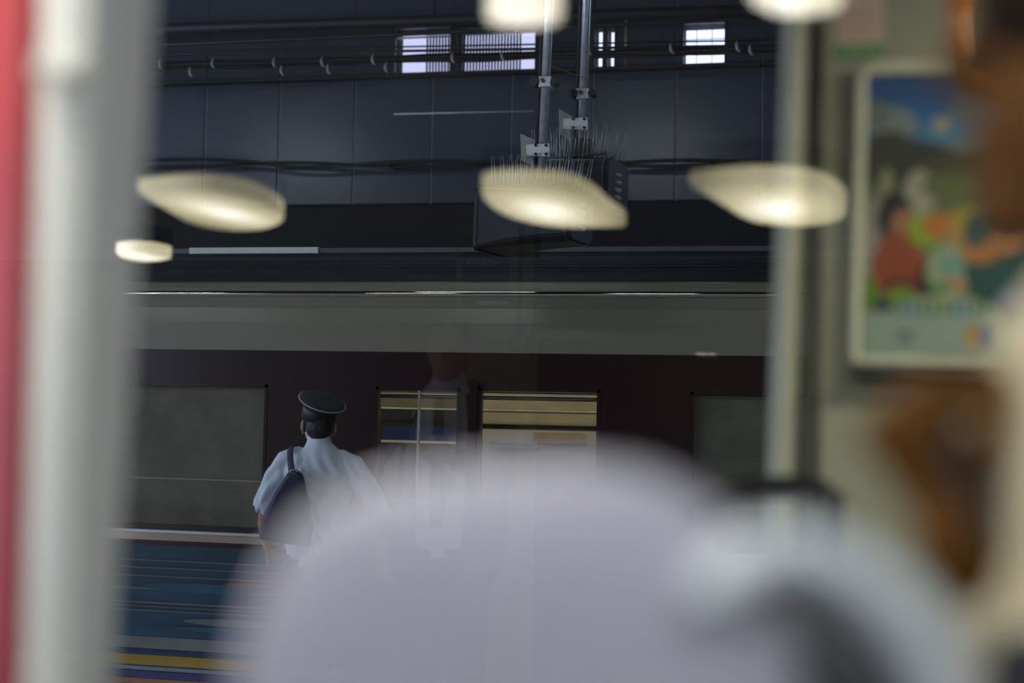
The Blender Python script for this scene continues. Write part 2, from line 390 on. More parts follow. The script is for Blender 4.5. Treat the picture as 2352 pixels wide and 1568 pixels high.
def patch(name, cx, cy, rx, ry, m_):
    c = P(cx, cy, YT-.006); prismo(name, [(c.x+rx*math.cos(t), YT-.006, c.z+ry*math.sin(t)) for t in [2*math.pi*k/20 for k in range(20)]], (0, .02, 0), m_, tr)
patch('livery_motif', 470, 1352, .42, .03, M_teal); patch('livery_motif', 580, 1345, .2, .012, M_or); patch('livery_motif', 540, 1432, .35, .022, M_lg); patch('livery_motif', 500, 1448, .3, .015, M_teal)
bm.free()
stripe('grey_stripe', zt(1493), zt(1466), M_lg); stripe('navy_stripe', zt(1503), zt(1496), M_navy, .005); stripe('yellow_stripe', zt(1531), zt(1508), M_yel)
stripe('grey_stripe', zt(1543), zt(1535), M_lg); stripe('navy_stripe', zt(1562), zt(1546), M_navy); stripe('orange_stripe', zt(1590), zt(1563), M_or)
# window frames, panes, slat blinds
M_tglass = glass('train_pane', .06, (.95, .95, .93), .02)
for i, (x0, x1, z0, z1) in enumerate(tw):
    wo = thing('train_window', None, None); wo.location = ((x0+x1)/2, YT, z0); del_keys = None; adopt(wo, tr)
    bm = bmesh.new(); t = .02
    for lo, hi in (((x0, z0), (x1, z0+t)), ((x0, z1-t), (x1, z1)), ((x0, z0), (x0+t, z1)), ((x1-t, z0), (x1, z1))):
        box(bm, (lo[0], YT-.004, lo[1]), (hi[0], YT+.045, hi[1]))
    finish(bm, 'window_frame', M_maroon, wo)
    boxo('pane', (x0+t, YT+.02, z0+t), (x1-t, YT+.024, z1-t), M_tglass, wo)
    if i in (0, 1, 4):
        bm = bmesh.new(); n = 118
        for k in range(n):
            z = z0+t+(z1-z0-2*t)*(k+.5)/n
            box(bm, (x0+t, YT+.034, z-.0028), (x1-t, YT+.040, z+.0014), Matrix.Rotation(.5, 3, 'X'))
        b_ = finish(bm, 'slat_blind', M_slat, wo, kind='stuff')
        boxo('blind_rail', (x0+t, YT+.03, z0+(z1-z0)*.33), (x1-t, YT+.042, z0+(z1-z0)*.33+.012), M_slat, wo)
        boxo('blind_backing', (x0+t, YT+.043, z0+t), (x1-t, YT+.046, z1-t), mat('blind_back', (.05, .047, .042), .8), wo)
boxo('door_post', (P(1058, 950, YT).x, YT-.01, -.1), (P(1096, 950, YT).x, YT+.05, 1.85), M_maroon, tr)
boxo('mullion', (P(959, 950, YT).x, YT+.0, WZ0), (P(963, 950, YT).x, YT+.03, WZ1), M_alu, tr)
# interior of that train
boxo('inner_wall', (XL, YT+2.4, -.0), (XR, YT+2.45, 2.3), mat('inner_wall', (.26, .23, .17), .5), tr)
boxo('inner_ceiling', (XL, YT+.1, 2.25), (XR, YT+2.4, 2.29), M_cream, tr)
boxo('inner_floor', (XL, YT+.05, -.1), (XR, YT+2.4, 0), M_floor, tr)
for y, z in ((.8, 2.235), (1.7, 2.235)): boxo('light_strip', (XL, YT+y-.06, z), (XR, YT+y+.06, z+.015), M_strip, tr)
for z, r, y in ((1.805, .012, .35), (1.765, .015, .3), (1.70, .012, 2.1)):
    tubeo('luggage_rail', [(XL, YT+y, z), (XR, YT+y, z)], r, M_alu, tr, n=8)
cx = lambda px, y: P(px, 950, YT+y).x
boxo('cream_panel', (cx(1085, 2.35), YT+2.33, 1.60), (cx(1420, 2.35), YT+2.38, 1.95), M_cream, tr)
boxo('inner_window', (cx(800, 2.35), YT+2.33, .9), (cx(1075, 2.35), YT+2.38, 1.70), M_dark, tr)
boxo('advert', (cx(880, 2.0), YT+2.0, P(960, 1012, YT+2).z), (cx(1048, 2.0), YT+2.02, P(960, 980, YT+2).z), mat('blue_advert', (.03, .05, .22), .4), tr)
boxo('advert_edge', (cx(878, 2.0), YT+1.99, P(960, 1017, YT+2).z), (cx(1050, 2.0), YT+2.01, P(960, 1012, YT+2).z), M_sheet, tr)
boxo('white_panel', (cx(1085, 2.3), YT+2.3, 1.1), (cx(1420, 2.3), YT+2.33, 1.56), M_ceil, tr)
boxo('advert', (cx(1225, 2.25), YT+2.25, P(1290, 1018, YT+2.25).z), (cx(1348, 2.25), YT+2.27, P(1290, 994, YT+2.25).z), mat('yellow_advert', (.55, .36, .03), .4), tr)
boxo('advert', (cx(1130, 2.25), YT+2.25, P(1180, 1030, YT+2.25).z), (cx(1235, 2.25), YT+2.27, P(1180, 1018, YT+2.25).z), mat('pale_blue_advert', (.2, .32, .45), .4), tr)
boxo('seat_row', (XL, YT+1.95, .3), (XR, YT+2.3, 1.0), mat('moss_seat', (.05, .07, .03), .8), tr, bevel=.03)

# ---- monitor boxes with bird spikes, hung on poles
M_shell = mat('black_enamel_shell', (.010, .011, .017), .45, var=.1, scale=10, spec=.25)
M_cap = mat('dark_blue_end_cap', (.022, .025, .048), .55, var=.15, scale=300, spec=.2)
M_spike = mat('spike_wire', (.42, .43, .45), .4, .5)
def rrect(wd, hg, r, n=5):
    out = []
    for sx, sz, a0 in ((1, 1, 0), (-1, 1, 90), (-1, -1, 180), (1, -1, 270)):
        for k in range(n+1):
            a = math.radians(a0+90*k/n); out.append((sx*(wd/2-r)+r*math.cos(a), sz*(hg/2-r)+r*math.sin(a)))
    return out
spike_me = [None]; M_louv = mat('louvre_metal', (.34, .36, .44), .3, 0.)
def monitor(px, py, Y, label, where):
    c = P(px, py, Y)                           # centre of the right end cap
    A = math.radians(-16.3)
    R = Matrix.Translation(c) @ Matrix.Rotation(A, 4, 'Z') @ Matrix.Rotation(math.radians(-1.5), 4, 'X')
    t = thing('monitor_box', label, 'monitor', c, 'hooded monitors under the canopy')
    L = .56
    def loft(name, secs, m, sm=True):
        bm = bmesh.new(); rings = []
        for (x, wd, hg, r, dz) in secs: rings.append([bm.verts.new(R @ Vector((x, y, z+dz))) for y, z in rrect(wd, hg, r)])
        for a_, b_ in zip(rings, rings[1:]):
            for j in range(len(a_)): bm.faces.new((a_[j], a_[(j+1) % len(a_)], b_[(j+1) % len(a_)], b_[j]))
        bm.faces.new(rings[0][::-1]); bm.faces.new(rings[-1])
        o = finish(bm, name, m, t, smooth=False); return o
    loft('hood', [(-.03, .30, .30, .06, 0), (-.2, .31, .31, .06, .002), (-.4, .33, .33, .05, .0), (-L, .35, .35, .035, -.006)], M_shell)
    loft('hood_lip', [(-L, .36, .362, .035, -.006), (-L-.02, .36, .362, .035, -.006)], M_shell)
    loft('end_cap', [(-.03, .285, .285, .055, 0), (-.004, .285, .285, .055, 0), (0, .275, .275, .05, 0)], M_cap)
    loft('cap_rim', [(-.034, .305, .305, .065, 0), (-.022, .305, .305, .065, 0)], M_dark)
    for k in range(4):
        bm = bmesh.new(); ball(bm, R @ Vector((.0, -.01+.006*k*0, .062-.044*k)), (.02, .045, .017), Matrix.Rotation(A, 3, 'Z'), 12, 8)
        finish(bm, 'louvre', M_louv, t, smooth=True)
    for row in (-.11, .0, .10):
        bm = bmesh.new(); box(bm, (-.5, row-.012, .165), (-.03, row+.012, .172)); bm.transform(R); finish(bm, 'spike_base', M_dark, t)
        for k in range(18):
            x = -.5+.47*k/17+row*.1
            if spike_me[0] is None:
                o = tubeo('spike', [(0, 0, 0), (0, 0, .175)], [.003, .002], M_spike, t, n=5); spike_me[0] = o.data
            else: o = link(spike_me[0], 'spike', M_spike, t)
            tilt = Euler((-row*1.2+(.10 if k % 2 else -.06), (.0 if x < -.27 else .12+.2*(x+.27))+random.uniform(-.02, .02), 0)).to_matrix().to_4x4()
            Mx = R @ Matrix.Translation((x, row, .168)) @ tilt
            o.location = Mx.to_translation(); o.rotation_euler = Mx.to_euler()
    return c, R
def hanger(px_top, px_bot, y_bot, Y, clamp_y, brk, label):
    a, b = P(px_top, 0, Y), P(px_bot, y_bot, Y); d = (a-b).normalized()
    top = b+d*((6.1-b.z)/d.z)
    t = thing('hanger_pole', label, 'pole', b, 'poles carrying the monitors')
    tubeo('pole', [b, top], .026, M_steel, t, n=20)
    tubeo('cable', [b+Vector((-.036, .01, 0)), top+Vector((-.036, .01, 0))], .012, M_black, t, n=8)
    f = (P(px_top, clamp_y, Y).z-b.z)/d.z; cc = b+d*f
    cl = boxo('clamp', cc+Vector((-.035, -.04, -.032)), cc+Vector((.035, .04, .032)), M_steel, t, bevel=.006)
    for sx, r in ((-.058, .026), (.06, .02)):
        bm = bmesh.new(); tube(bm, [cc+Vector((sx, -.05, 0)), cc+Vector((sx, .03, 0))], r, 10); finish(bm, 'bolt', M_dark, cl, bevel=.003)
    tubeo('bolt', [cc+Vector((-.01, -.06, .003)), cc+Vector((-.01, -.04, .003))], .011, mat('brass_bolt', (.35, .2, .07), .4, .8), cl, n=8)
    x0, y0, x1, y1, qx0, qy0, qx1, qy1 = brk
    Yp = Y-.045
    pl = prismo('bracket_plate', [P(qx0, qy0, Yp), P(qx0, qy1, Yp), P(qx1, qy1+2, Yp), P(qx1, qy0-3, Yp)], (0, .008, 0), M_sheet, t)
    prismo('bracket_flag', [P(x0, y0, Yp-.02), P(x0+2, y1-15, Yp-.02), P(x1-3, y1, Yp+.05), P(x1+2, y0+16, Yp+.05)], (.006, .008, 0), M_sheet, t)
    for ux in (.42, .86):
        for uy in (.14, .86):
            q = P(qx0+(qx1-qx0)*ux, qy0-2+(qy1-qy0+3)*uy, Yp); tubeo('bolt', [q+Vector((0, -.012, 0)), q], .008, M_dark, pl, n=8)
    boxo('yoke', b+Vector((-.05, -.05, -.14)), b+Vector((.06, .05, .01)), M_dark, t, bevel=.012)
    return cc, t
ML = 'black hooded monitor box with bird spikes, '
monitor(1337, 497, 7.6, ML+'the lower left one of the two', 0)
monitor(1420, 427, 8.02, ML+'the upper right one of the two', 0)
c1, t1 = hanger(1262, 1245, 392, 7.7, 190, (1195, 307, 1228, 382, 1208, 332, 1262, 357), 'left steel pole carrying the lower monitor, with white bracket')
c2, t2 = hanger(1348, 1336, 325, 8.08, 217, (1283, 250, 1308, 322, 1293, 272, 1350, 296), 'right steel pole carrying the upper monitor, with white bracket')
d = c2-c1; bm = bmesh.new()
prism(bm, [c1+Vector((.05, 0, .022)), c1+Vector((.05, 0, -.022)), c2+Vector((-.04, 0, -.022)), c2+Vector((-.04, 0, .022))], (0, .008, 0)); finish(bm, 'link_bar', M_dark, t1)
o = tubeo('loose_string', smooth_path([P(1258, 148, 7.85), P(1290, 160, 7.9), P(1345, 180, 8.05)]), .0025, mat('jute', (.25, .2, .12), .9), n=5); tag(o, 'thin loose string sagging between the two hanger poles', 'string')

# ================================================================== PEOPLE
M_skin = mat('skin', (.42, .22, .13), .55, var=.06, scale=25)
M_hair = mat('black_hair', (.012, .011, .011), .55, bump=.5, bscale=120, stretch=(1, 1, .2))
M_shirt = mat('pale_blue_shirt', (.68, .74, .86), .75, var=.03, scale=8, bump=.5, bscale=14, stretch=(1.6, 1, .7))
M_capc = mat('navy_cap_cloth', (.018, .018, .026), .8, var=.1, scale=40, bump=.1, bscale=400)
M_pipe = mat('white_piping', (.55, .53, .48), .6)
M_trou = mat('navy_trousers', (.015, .016, .028), .8)
M_bag = mat('navy_leather', (.018, .02, .06), .5, var=.15)
def hand(bm, wrist, dirv, palm_n, side, s=1., curl=.35, holding=False):
    """palm and five unequal bent fingers; side=+1: thumb towards dirv x palm_n"""
    d = Vector(dirv).normalized(); n_ = Vector(palm_n); n_ = (n_-d*n_.dot(d)).normalized(); u = d.cross(n_)*side
    w0 = Vector(wrist)
    limb(bm, [w0, w0+d*.03*s, w0+d*.085*s], [.024*s, .034*s, .038*s], [.019*s, .015*s, .014*s], n=12) if False else None
    for k in range(4): limb(bm, [w0+u*(.008-.006*k)*s, w0+d*.09*s+u*(.030-.02*k)*s], [.015*s, .0125*s], n=10)
    for k, ln in enumerate((.072, .08, .075, .058)):
        b = w0+d*.09*s+u*(.030-.02*k)*s; pts = [b]; a = 0
        for q, fr in enumerate((.45, .32, .23)):
            a += curl*(1+.25*q); pts.append(pts[-1]+(d*math.cos(a)+n_*math.sin(a))*ln*fr*s)
        limb(bm, pts, [.0098*s, .009*s, .008*s, .007*s], n=10)
    b = w0+d*.025*s+u*.02*s
    limb(bm, [b, b+(u*.7+d*.6+n_*.3).normalized()*.04*s, b+(u*.6+d*.9+n_*.6).normalized()*.07*s, b+(u*.35+d*1.0+n_*.8).normalized()*.092*s], [.014*s, .012*s, .0105*s, .0085*s], n=10)

def conductor():
    base = P(735, 1012, 7.37); base.z = 0
    T = Matrix.Translation(base) @ Matrix.Rotation(math.radians(8), 4, 'Z')
    t = thing('person', 'station conductor in a navy peaked cap and pale blue short-sleeved shirt, seen from behind', 'person', base)
    HR = Matrix.Rotation(math.radians(16), 3, 'Z') @ Matrix.Rotation(math.radians(3), 3, 'Y')
    hc = Vector((-.012, .015, 1.575)); H = lambda x, y, z: hc+HR @ Vector((x, y, z))
    bm = bmesh.new()
    ball(bm, H(0, .005, .03), (.076, .094, .098), HR); ball(bm, H(0, .03, -.035), (.062, .07, .075), HR)
    ball(bm, H(0, .098, -.01), (.013, .022, .02), HR); ball(bm, H(0, .085, -.055), (.024, .015, .012), HR)
    for s in (-1, 1):
        ball(bm, H(s*.086, -.004, -.012), (.012, .022, .036), HR @ Matrix.Rotation(s*.35, 3, 'Z')); ball(bm, H(s*.03, .088, .022), (.014, .01, .01), HR)
    limb(bm, [(0, -.01, 1.42), (-.006, 0, 1.50), (-.01, .008, 1.55)], [.062, .055, .053])
    limb(bm, [(-.16, 0, 1.37), (-.24, 0, 1.27), (-.285, .0, 1.13)], [.05, .047, .043])
    limb(bm, [(-.285, 0, 1.13), (-.30, .03, 1.03), (-.295, .09, .90)], [.042, .039, .028])
    hand(bm, (-.295, .09, .90), (.05, .25, -1), (1, .1, .1), -1, curl=.3)
    limb(bm, [(.17, 0, 1.36), (.26, -.01, 1.26), (.315, -.01, 1.13)], [.05, .047, .043])
    limb(bm, [(.315, -.01, 1.13), (.32, .03, 1.03), (.305, .12, .92)], [.042, .039, .028])
    hand(bm, (.305, .12, .92), (-.05, .35, -1), (-1, .1, .1), 1, curl=.3)
    limb(bm, [(0, 0, 1.42), (0, 0, 1.1), (0, 0, .92)], [.11, .14, .14], [.08, .09, .09])
    skin('body', bm, .006, M_skin, t, 3, M=T)
    bm = bmesh.new()                            # hair: close crop down to the nape
    ball(bm, H(0, -.012, .035), (.0825, .092, .098), HR); ball(bm, H(0, -.04, -.02), (.073, .06, .062), HR)
    ball(bm, H(0, -.048, -.05), (.054, .042, .045), HR)
    skin('hair', bm, .006, M_hair, t, 3, M=T)
    def sd(c):
        x, y, z = c
        a = .0042*math.sin(78*x+30*z+3*math.sin(13*z))*min(1, max(0, (1.42-z)*6))
        b = .0045*math.sin(105*(x*.9-z*.6)+3.*math.sin(17*x)) if x < -.06 else .0042*math.sin(88*(x+z*.6)+3*math.sin(15*z))
        return a+b*min(1, max(0, (1.46-z)*9))
    bm = bmesh.new()
    limb(bm, [(0, .0, .86), (0, .0, 1.0), (0, -.005, 1.12), (0, -.012, 1.24), (0, -.018, 1.33), (.004, -.016, 1.40), (0, -.008, 1.445), (-.003, 0, 1.475)], [.17, .167, .172, .188, .192, .155, .095, .064], [.125, .12, .12, .127, .12, .10, .08, .066], n=28)
    limb(bm, [(-.12, -.005, 1.395), (-.178, -.005, 1.372), (-.228, -.0, 1.29), (-.272, 0, 1.19), (-.292, .0, 1.135)], [.06, .068, .069, .066, .064])
    limb(bm, [(.12, -.01, 1.385), (.185, -.01, 1.352), (.245, -.01, 1.27), (.30, -.01, 1.18), (.325, -.01, 1.13)], [.058, .068, .069, .066, .064])
    skin('shirt', bm, .0075, M_shirt, t, 3, disp=sd, M=T)
    bm = bmesh.new(); n = 24                    # folded collar
    rings = []
    for (z, r, o_) in ((1.462, .073, 0), (1.485, .066, .002), (1.508, .063, .004), (1.512, .058, .004), (1.495, .057, .003), (1.462, .06, 0)):
        rings.append([bm.verts.new((-.005+r*math.cos(a), o_+r*1.05*math.sin(a), z+.012*math.cos(a)*0-.02*max(0, math.sin(a)))) for a in [2*math.pi*k/n for k in range(n)]])
    for a_, b_ in zip(rings, rings[1:]):
        for j in range(n): bm.faces.new((a_[j], a_[(j+1) % n], b_[(j+1) % n], b_[j]))
    bm.transform(T); finish(bm, 'collar', M_shirt, t, smooth=True)
    seam = [Vector((x, -.128+.10*abs(x/.2)**2.2, 1.375-.10*max(0, x)+.02*x)) for x in [-.14+.02*k for k in range(15)]]
    # sleeve hems
    for s, c, d_ in ((-1, (-.29, 0, 1.14), (-.04, 0, -.11)), (1, (.323, -.01, 1.135), (.05, 0, -.10))):
        bm = bmesh.new(); c = Vector(c); d_ = Vector(d_).normalized(); tube(bm, [c-d_*.004, c+d_*.03], [.0635, .063], 20, cap=False); tube(bm, [c+d_*.03, c-d_*.004], [.057, .055], 20, cap=False)
        bm.transform(T); finish(bm, 'sleeve_hem', M_shirt, t, smooth=True)
    bm = bmesh.new()
    limb(bm, [(0, 0, .89), (0, 0, .82)], [.15, .15], [.1, .1])
    for s in (-1, 1): limb(bm, [(s*.08, 0, .82), (s*.095, .01, .5), (s*.105, -.01, .1)], [.085, .068, .055])
    skin('trousers', bm, .012, M_trou, t, 3, M=T)
    for s in (-1, 1):
        bm = bmesh.new(); ball(bm, (s*.105, .05, .045), (.045, .13, .045)); bm.transform(T); finish(bm, 'shoe', M_black, t, smooth=True)
    # peaked cap
    CM = T @ Matrix.Translation(H(0, .0, .0)+Vector((0, -.004, .045))) @ HR.to_4x4() @ Matrix.Rotation(math.radians(4), 4, 'Y') @ Matrix.Rotation(math.radians(13), 4, 'X')
    CT = CM @ Matrix.Translation((0, 0, .045)) @ Matrix.Rotation(math.radians(11), 4, 'X') @ Matrix.Rotation(math.radians(5), 4, 'Y')
    def lathe(prof, Mx, sy=1., n=40):
        bm = bmesh.new(); rings = []
        for r, z in prof: rings.append([bm.verts.new(Mx @ Vector((r*math.cos(a), r*sy*math.sin(a), z))) for a in [2*math.pi*k/n for k in range(n)]])
        for a_, b_ in zip(rings, rings[1:]):
            for j in range(n): bm.faces.new((a_[j], a_[(j+1) % n], b_[(j+1) % n], b_[j]))
        bm.faces.new(rings[0][::-1]); bm.faces.new(rings[-1]); return bm
    cap = finish(lathe([(.088, -.005), (.095, .0), (.112, .022), (.127, .036), (.130, .041), (.127, .047), (.11, .057), (.075, .066), (.03, .07), (.004, .071)], CT, 1.04), 'cap_crown', M_capc, t, smooth=True)
    finish(lathe([(.089, -.022), (.0935, -.02), (.0955, .03), (.093, .055), (.085, .058)], CM, 1.06), 'cap_band', mat('cap_band', (.012, .012, .017), .5), cap, smooth=True)
    finish_me = tubeo('piping', [CT @ Vector((.1305*math.cos(a), .1305*1.04*math.sin(a), .041)) for a in [2*math.pi*k/60 for k in range(60)]], .0028, M_pipe, cap, n=6, closed=True)
    bm = bmesh.new(); pr = []
    for k in range(13):
        a = math.radians(30+120*k/12); pr.append((.094*math.cos(a), .1*math.sin(a), -.015))
    po = [(x*1.15, y+.05*math.sin(math.radians(30+120*k/12))**2, z-.025) for k, (x, y, z) in enumerate(pr)]
    va = [bm.verts.new(CM @ Vector(p)) for p in pr]; vb = [bm.verts.new(CM @ Vector(p)) for p in po]
    for j in range(12): bm.faces.new((va[j], va[j+1], vb[j+1], vb[j]))
    v_ = finish(bm, 'cap_visor', M_black, cap); so = v_.modifiers.new('solid', 'SOLIDIFY'); so.thickness = .004
    # face mask with ear loops
    bm = bmesh.new(); ball(bm, H(0, .06, -.055), (.066, .058, .052), HR); bm.transform(T); mk = finish(bm, 'face_mask', mat('white_mask', (.62, .62, .6), .8), t, smooth=True)
    for s in (-1, 1):
        tubeo('ear_loop', smooth_path([T @ H(s*.067, .05, -.05), T @ H(s*.084, .006, -.055), T @ H(s*.089, -.020, -.03), T @ H(s*.088, -.018, .012), T @ H(s*.086, .0, .02)], 5), .0022, M_pipe, mk, n=6)
    gl = tubeo('glasses_temple', [T @ H(-.083, -.01, .028), T @ H(-.082, .09, .026)], .0028, M_black, t, n=6)
    return t, T
cond, CT_ = conductor()
# shoulder bag
sb = thing('shoulder_bag', 'navy shoulder bag hanging from the conductor by a blue strap', 'bag', CT_ @ Vector((-.15, -.2, .95)))
bm = bmesh.new()
prof = [(-.135, 0), (-.11, .0), (.10, 0), (.13, 0)]
poly = [(-.07, .0, 1.335), (-.105, 0, 1.315), (-.17, 0, 1.21), (-.235, 0, 1.06), (-.25, 0, .96), (.02, 0, .93), (.035, 0, 1.04), (.0, 0, 1.2), (-.03, 0, 1.315)]
prism(bm, [CT_ @ (Vector(p)+Vector((-.015, -.25, 0))) for p in poly], CT_.to_3x3() @ Vector((0, .08, 0)))
finish(bm, 'bag_body', M_bag, sb, bevel=.02)
stp = smooth_path([(-.11, -.17, 1.31), (-.125, -.145, 1.37), (-.142, -.095, 1.425), (-.15, -.03, 1.455), (-.145, .05, 1.43), (-.13, .11, 1.36), (-.12, .14, 1.25), (-.16, .1, 1.1)], 6)
bm = bmesh.new()
tube(bm, [CT_ @ p for p in stp], [.019]*len(stp), 8, True, [.004]*len(stp)); finish(bm, 'strap', M_bag, sb)
tubeo('buckle', [CT_ @ Vector((-.085+.018*math.cos(a), -.235, 1.325+.01*math.sin(a))) for a in [2*math.pi*k/14 for k in range(14)]], .004, mat('brass', (.55, .45, .25), .3, 1.), sb, n=6, closed=True)
boxo('clasp', CT_ @ Vector((-.11, -.215, 1.315)), CT_ @ Vector((-.07, -.19, 1.335)), mat('brass', (0, 0, 0)), sb, bevel=.004)

# ================================================================== NEAR CARRIAGE
# ---- left: post and red panel
def slant(x0, x1, y_top=0, y_bot=1568, Y=1.0):
    return P(x0, y_top, Y), P(x1, y_bot, Y)
def extend(a, b, z):
    d = b-a; return a+d*((z-a.z)/d.z)
def facet(name, cols, m, parent, thick=.003):
    """vertical strip through several slanted columns: (x_top, x_bottom, Y)"""
    bm = bmesh.new(); rows = []
    for z in (.3, 2.46):
        r = []
        for (xt, xb_, Y) in cols:
            a, b = slant(xt, xb_, Y=Y); r.append(bm.verts.new(extend(a, b, z)))
        rows.append(r)
    for i in range(len(cols)-1): bm.faces.new((rows[0][i], rows[0][i+1], rows[1][i+1], rows[1][i]))
    o = finish(bm, name, m, parent); s = o.modifiers.new('solid', 'SOLIDIFY'); s.thickness = thick; s.offset = -1; return o
pt = thing('carriage_post', 'off-white metal post standing beside the open doorway, left of the view', 'post', extend(*slant(250, 150), .3))
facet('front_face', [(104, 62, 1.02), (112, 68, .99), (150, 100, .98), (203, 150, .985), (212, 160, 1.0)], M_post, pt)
facet('side_face', [(212, 160, 1.0), (260, 185, 1.05), (338, 222, 1.16), (341, 225, 1.2)], mat('daylit_post_side', (.58, .61, .68), .4, var=.04, scale=3), pt)  # bluish outside light painted into this side of the post
zt1 = P(150, 165, .985).z
boxo('lamp_glint_strip', (P(97, 165, .975).x, .962, zt1-.009), (P(207, 165, .975).x, .976, zt1+.006), M_sheet, pt, bevel=.002)  # bright strip painting a lamp reflection across the post
rp = thing('red_door', 'red door leaf at the left edge of the view', 'door', extend(*slant(0, -60), .3))
facet('door_leaf', [(-700, -740, 1.25), (-200, -240, 1.16), (40, 0, 1.10), (100, 52, 1.08)], M_red, rp, .02)
facet('reflection_blocker', [(-700, -740, 1.29), (-200, -240, 1.20), (40, 0, 1.14), (96, 50, 1.125)], M_dark, rp, .01)  # added dark skin, keeps the red leaf out of the train's reflections
facet('door_edge', [(100, 52, 1.08), (100, 54, 1.13)], mat('dark_seal', (.05, .03, .03), .6), rp)
boxo('door_sill', extend(*slant(-200, -240, Y=1.16), .3)-Vector((.1, .03, 0)), extend(*slant(40, 0, Y=1.1), .3)+Vector((0, .06, .03)), M_steel, rp)

# ---- seat
st = thing('passenger_seat', 'high-backed seat under a smooth lilac-white cover, close to the window', 'seat', P(1300, 1568, .7)*1)
st.location.z = .3
def outline(pts, Y): return smooth_path([P(x, y, Y) for x, y in pts], 6)
def cushion(name, pts, Y0, Y1, m, bulge=.03, inset=.02, closed_bottom=True):
    """rounded slab from an outline in the XZ plane"""
    ol = outline(pts, (Y0+Y1)/2); n = len(ol); c = sum(ol, Vector())/n
    bm = bmesh.new(); rings = []
    secs = [(1, 0, .0)]
    for k in range(9):
        a = math.pi*(k/8); yy = (Y0+Y1)/2-(Y1-Y0)/2*math.cos(a); s = 1-inset/.2*(1-math.sin(a))
        rings.append([bm.verts.new((c.x+(p.x-c.x)*s, yy, c.z+(p.z-c.z)*s)) for p in ol])
    for a_, b_ in zip(rings, rings[1:]):
        for j in range(n): bm.faces.new((a_[j], a_[(j+1) % n], b_[(j+1) % n], b_[j]))
    for rg, yy in ((rings[0], Y0-bulge), (rings[-1], Y1+bulge)):
        prev = rg
        for s in (.75, .5, .25):
            cur = [bm.verts.new((c.x+(v.co.x-c.x)*s, yy+(v.co.y-yy)*s*s, c.z+(v.co.z-c.z)*s)) for v in rg]
            for j in range(n): bm.faces.new((prev[j], prev[(j+1) % n], cur[(j+1) % n], cur[j]))
            prev = cur
        cv = bm.verts.new((c.x, yy, c.z))
        for j in range(n): bm.faces.new((prev[j], prev[(j+1) % n], cv))
    bmesh.ops.remove_doubles(bm, verts=bm.verts, dist=1e-5)
    return finish(bm, name, m, parent=st, smooth=True)
cushion('backrest', [(530, 2300), (560, 1620), (600, 1400), (700, 1210), (850, 1110), (1050, 1070), (1300, 1062), (1500, 1090), (1660, 1180), (1770, 1330), (1840, 1560), (1850, 2300)], .60, .66, M_cover, .012)
wc = smooth_path([P(1668, 1372, .60), P(1680, 1330, .60), P(1750, 1278, .60), P(1850, 1268, .60), P(1980, 1325, .60), P(2090, 1430, .60), P(2160, 1570, .60), P(2190, 1800, .60), P(2200, 2300, .60)], 6)
nw = len(wc); wr = [(.004 if k == 0 else .014 if k == 1 else .0165-.005*min(1, k/14)) for k in range(nw)]
tubeo('side_wing', wc, wr, mat('bluish_lit_wing', (.70, .74, .80), .45, var=.03), st, n=20, ry=[min(v*2, .03) for v in wr])  # bluish light put into the colour of the white rim
cushion('crevice_backing', [(620, 2300), (660, 1600), (760, 1320), (1000, 1180), (1400, 1150), (1750, 1260), (1950, 1380), (2090, 1600), (2120, 2300)], .70, .73, mat('crevice_shade', (.10, .10, .11), .6), .004)  # dark sheet painting the shaded crevice inside the wing
boxo('seat_pan', (-.30, .62, .66), (.1, 1.1, .78), M_seat, st, bevel=.03)
boxo('seat_base', (-.2, .7, .3), (.0, 1.0, .66), M_seat, st, bevel=.02)
# ---- black grab rail by the far wall
gr = thing('grab_rail', 'black bent grab rail in front of the olive wall, behind the seat', 'handrail', P(1900, 1300, 2.1))
gr.location.z = .3
Yr = 2.1
tubeo('rail_tube', smooth_path([P(1560, 1135, Yr), P(1700, 1122, Yr), P(1800, 1118, Yr), P(1865, 1118, Yr), P(1898, 1140, Yr), P(1910, 1180, Yr), P(1912, 1300, Yr), Vector((P(1912, 1300, Yr).x, Yr, .3))], 8), (.0165), M_black, gr, n=14)
q = P(1560, 1135, Yr); tubeo('rail_tube', smooth_path([q, q+Vector((-.02, 0, -.03)), Vector((q.x-.022, Yr, .8)), Vector((q.x-.022, Yr, .3))], 6), (.0165), M_black, gr, n=14)
q = P(1905, 1165, Yr-.016); tubeo('screw', [q, q+Vector((0, .006, 0))], .006, M_jamb, gr, n=12)
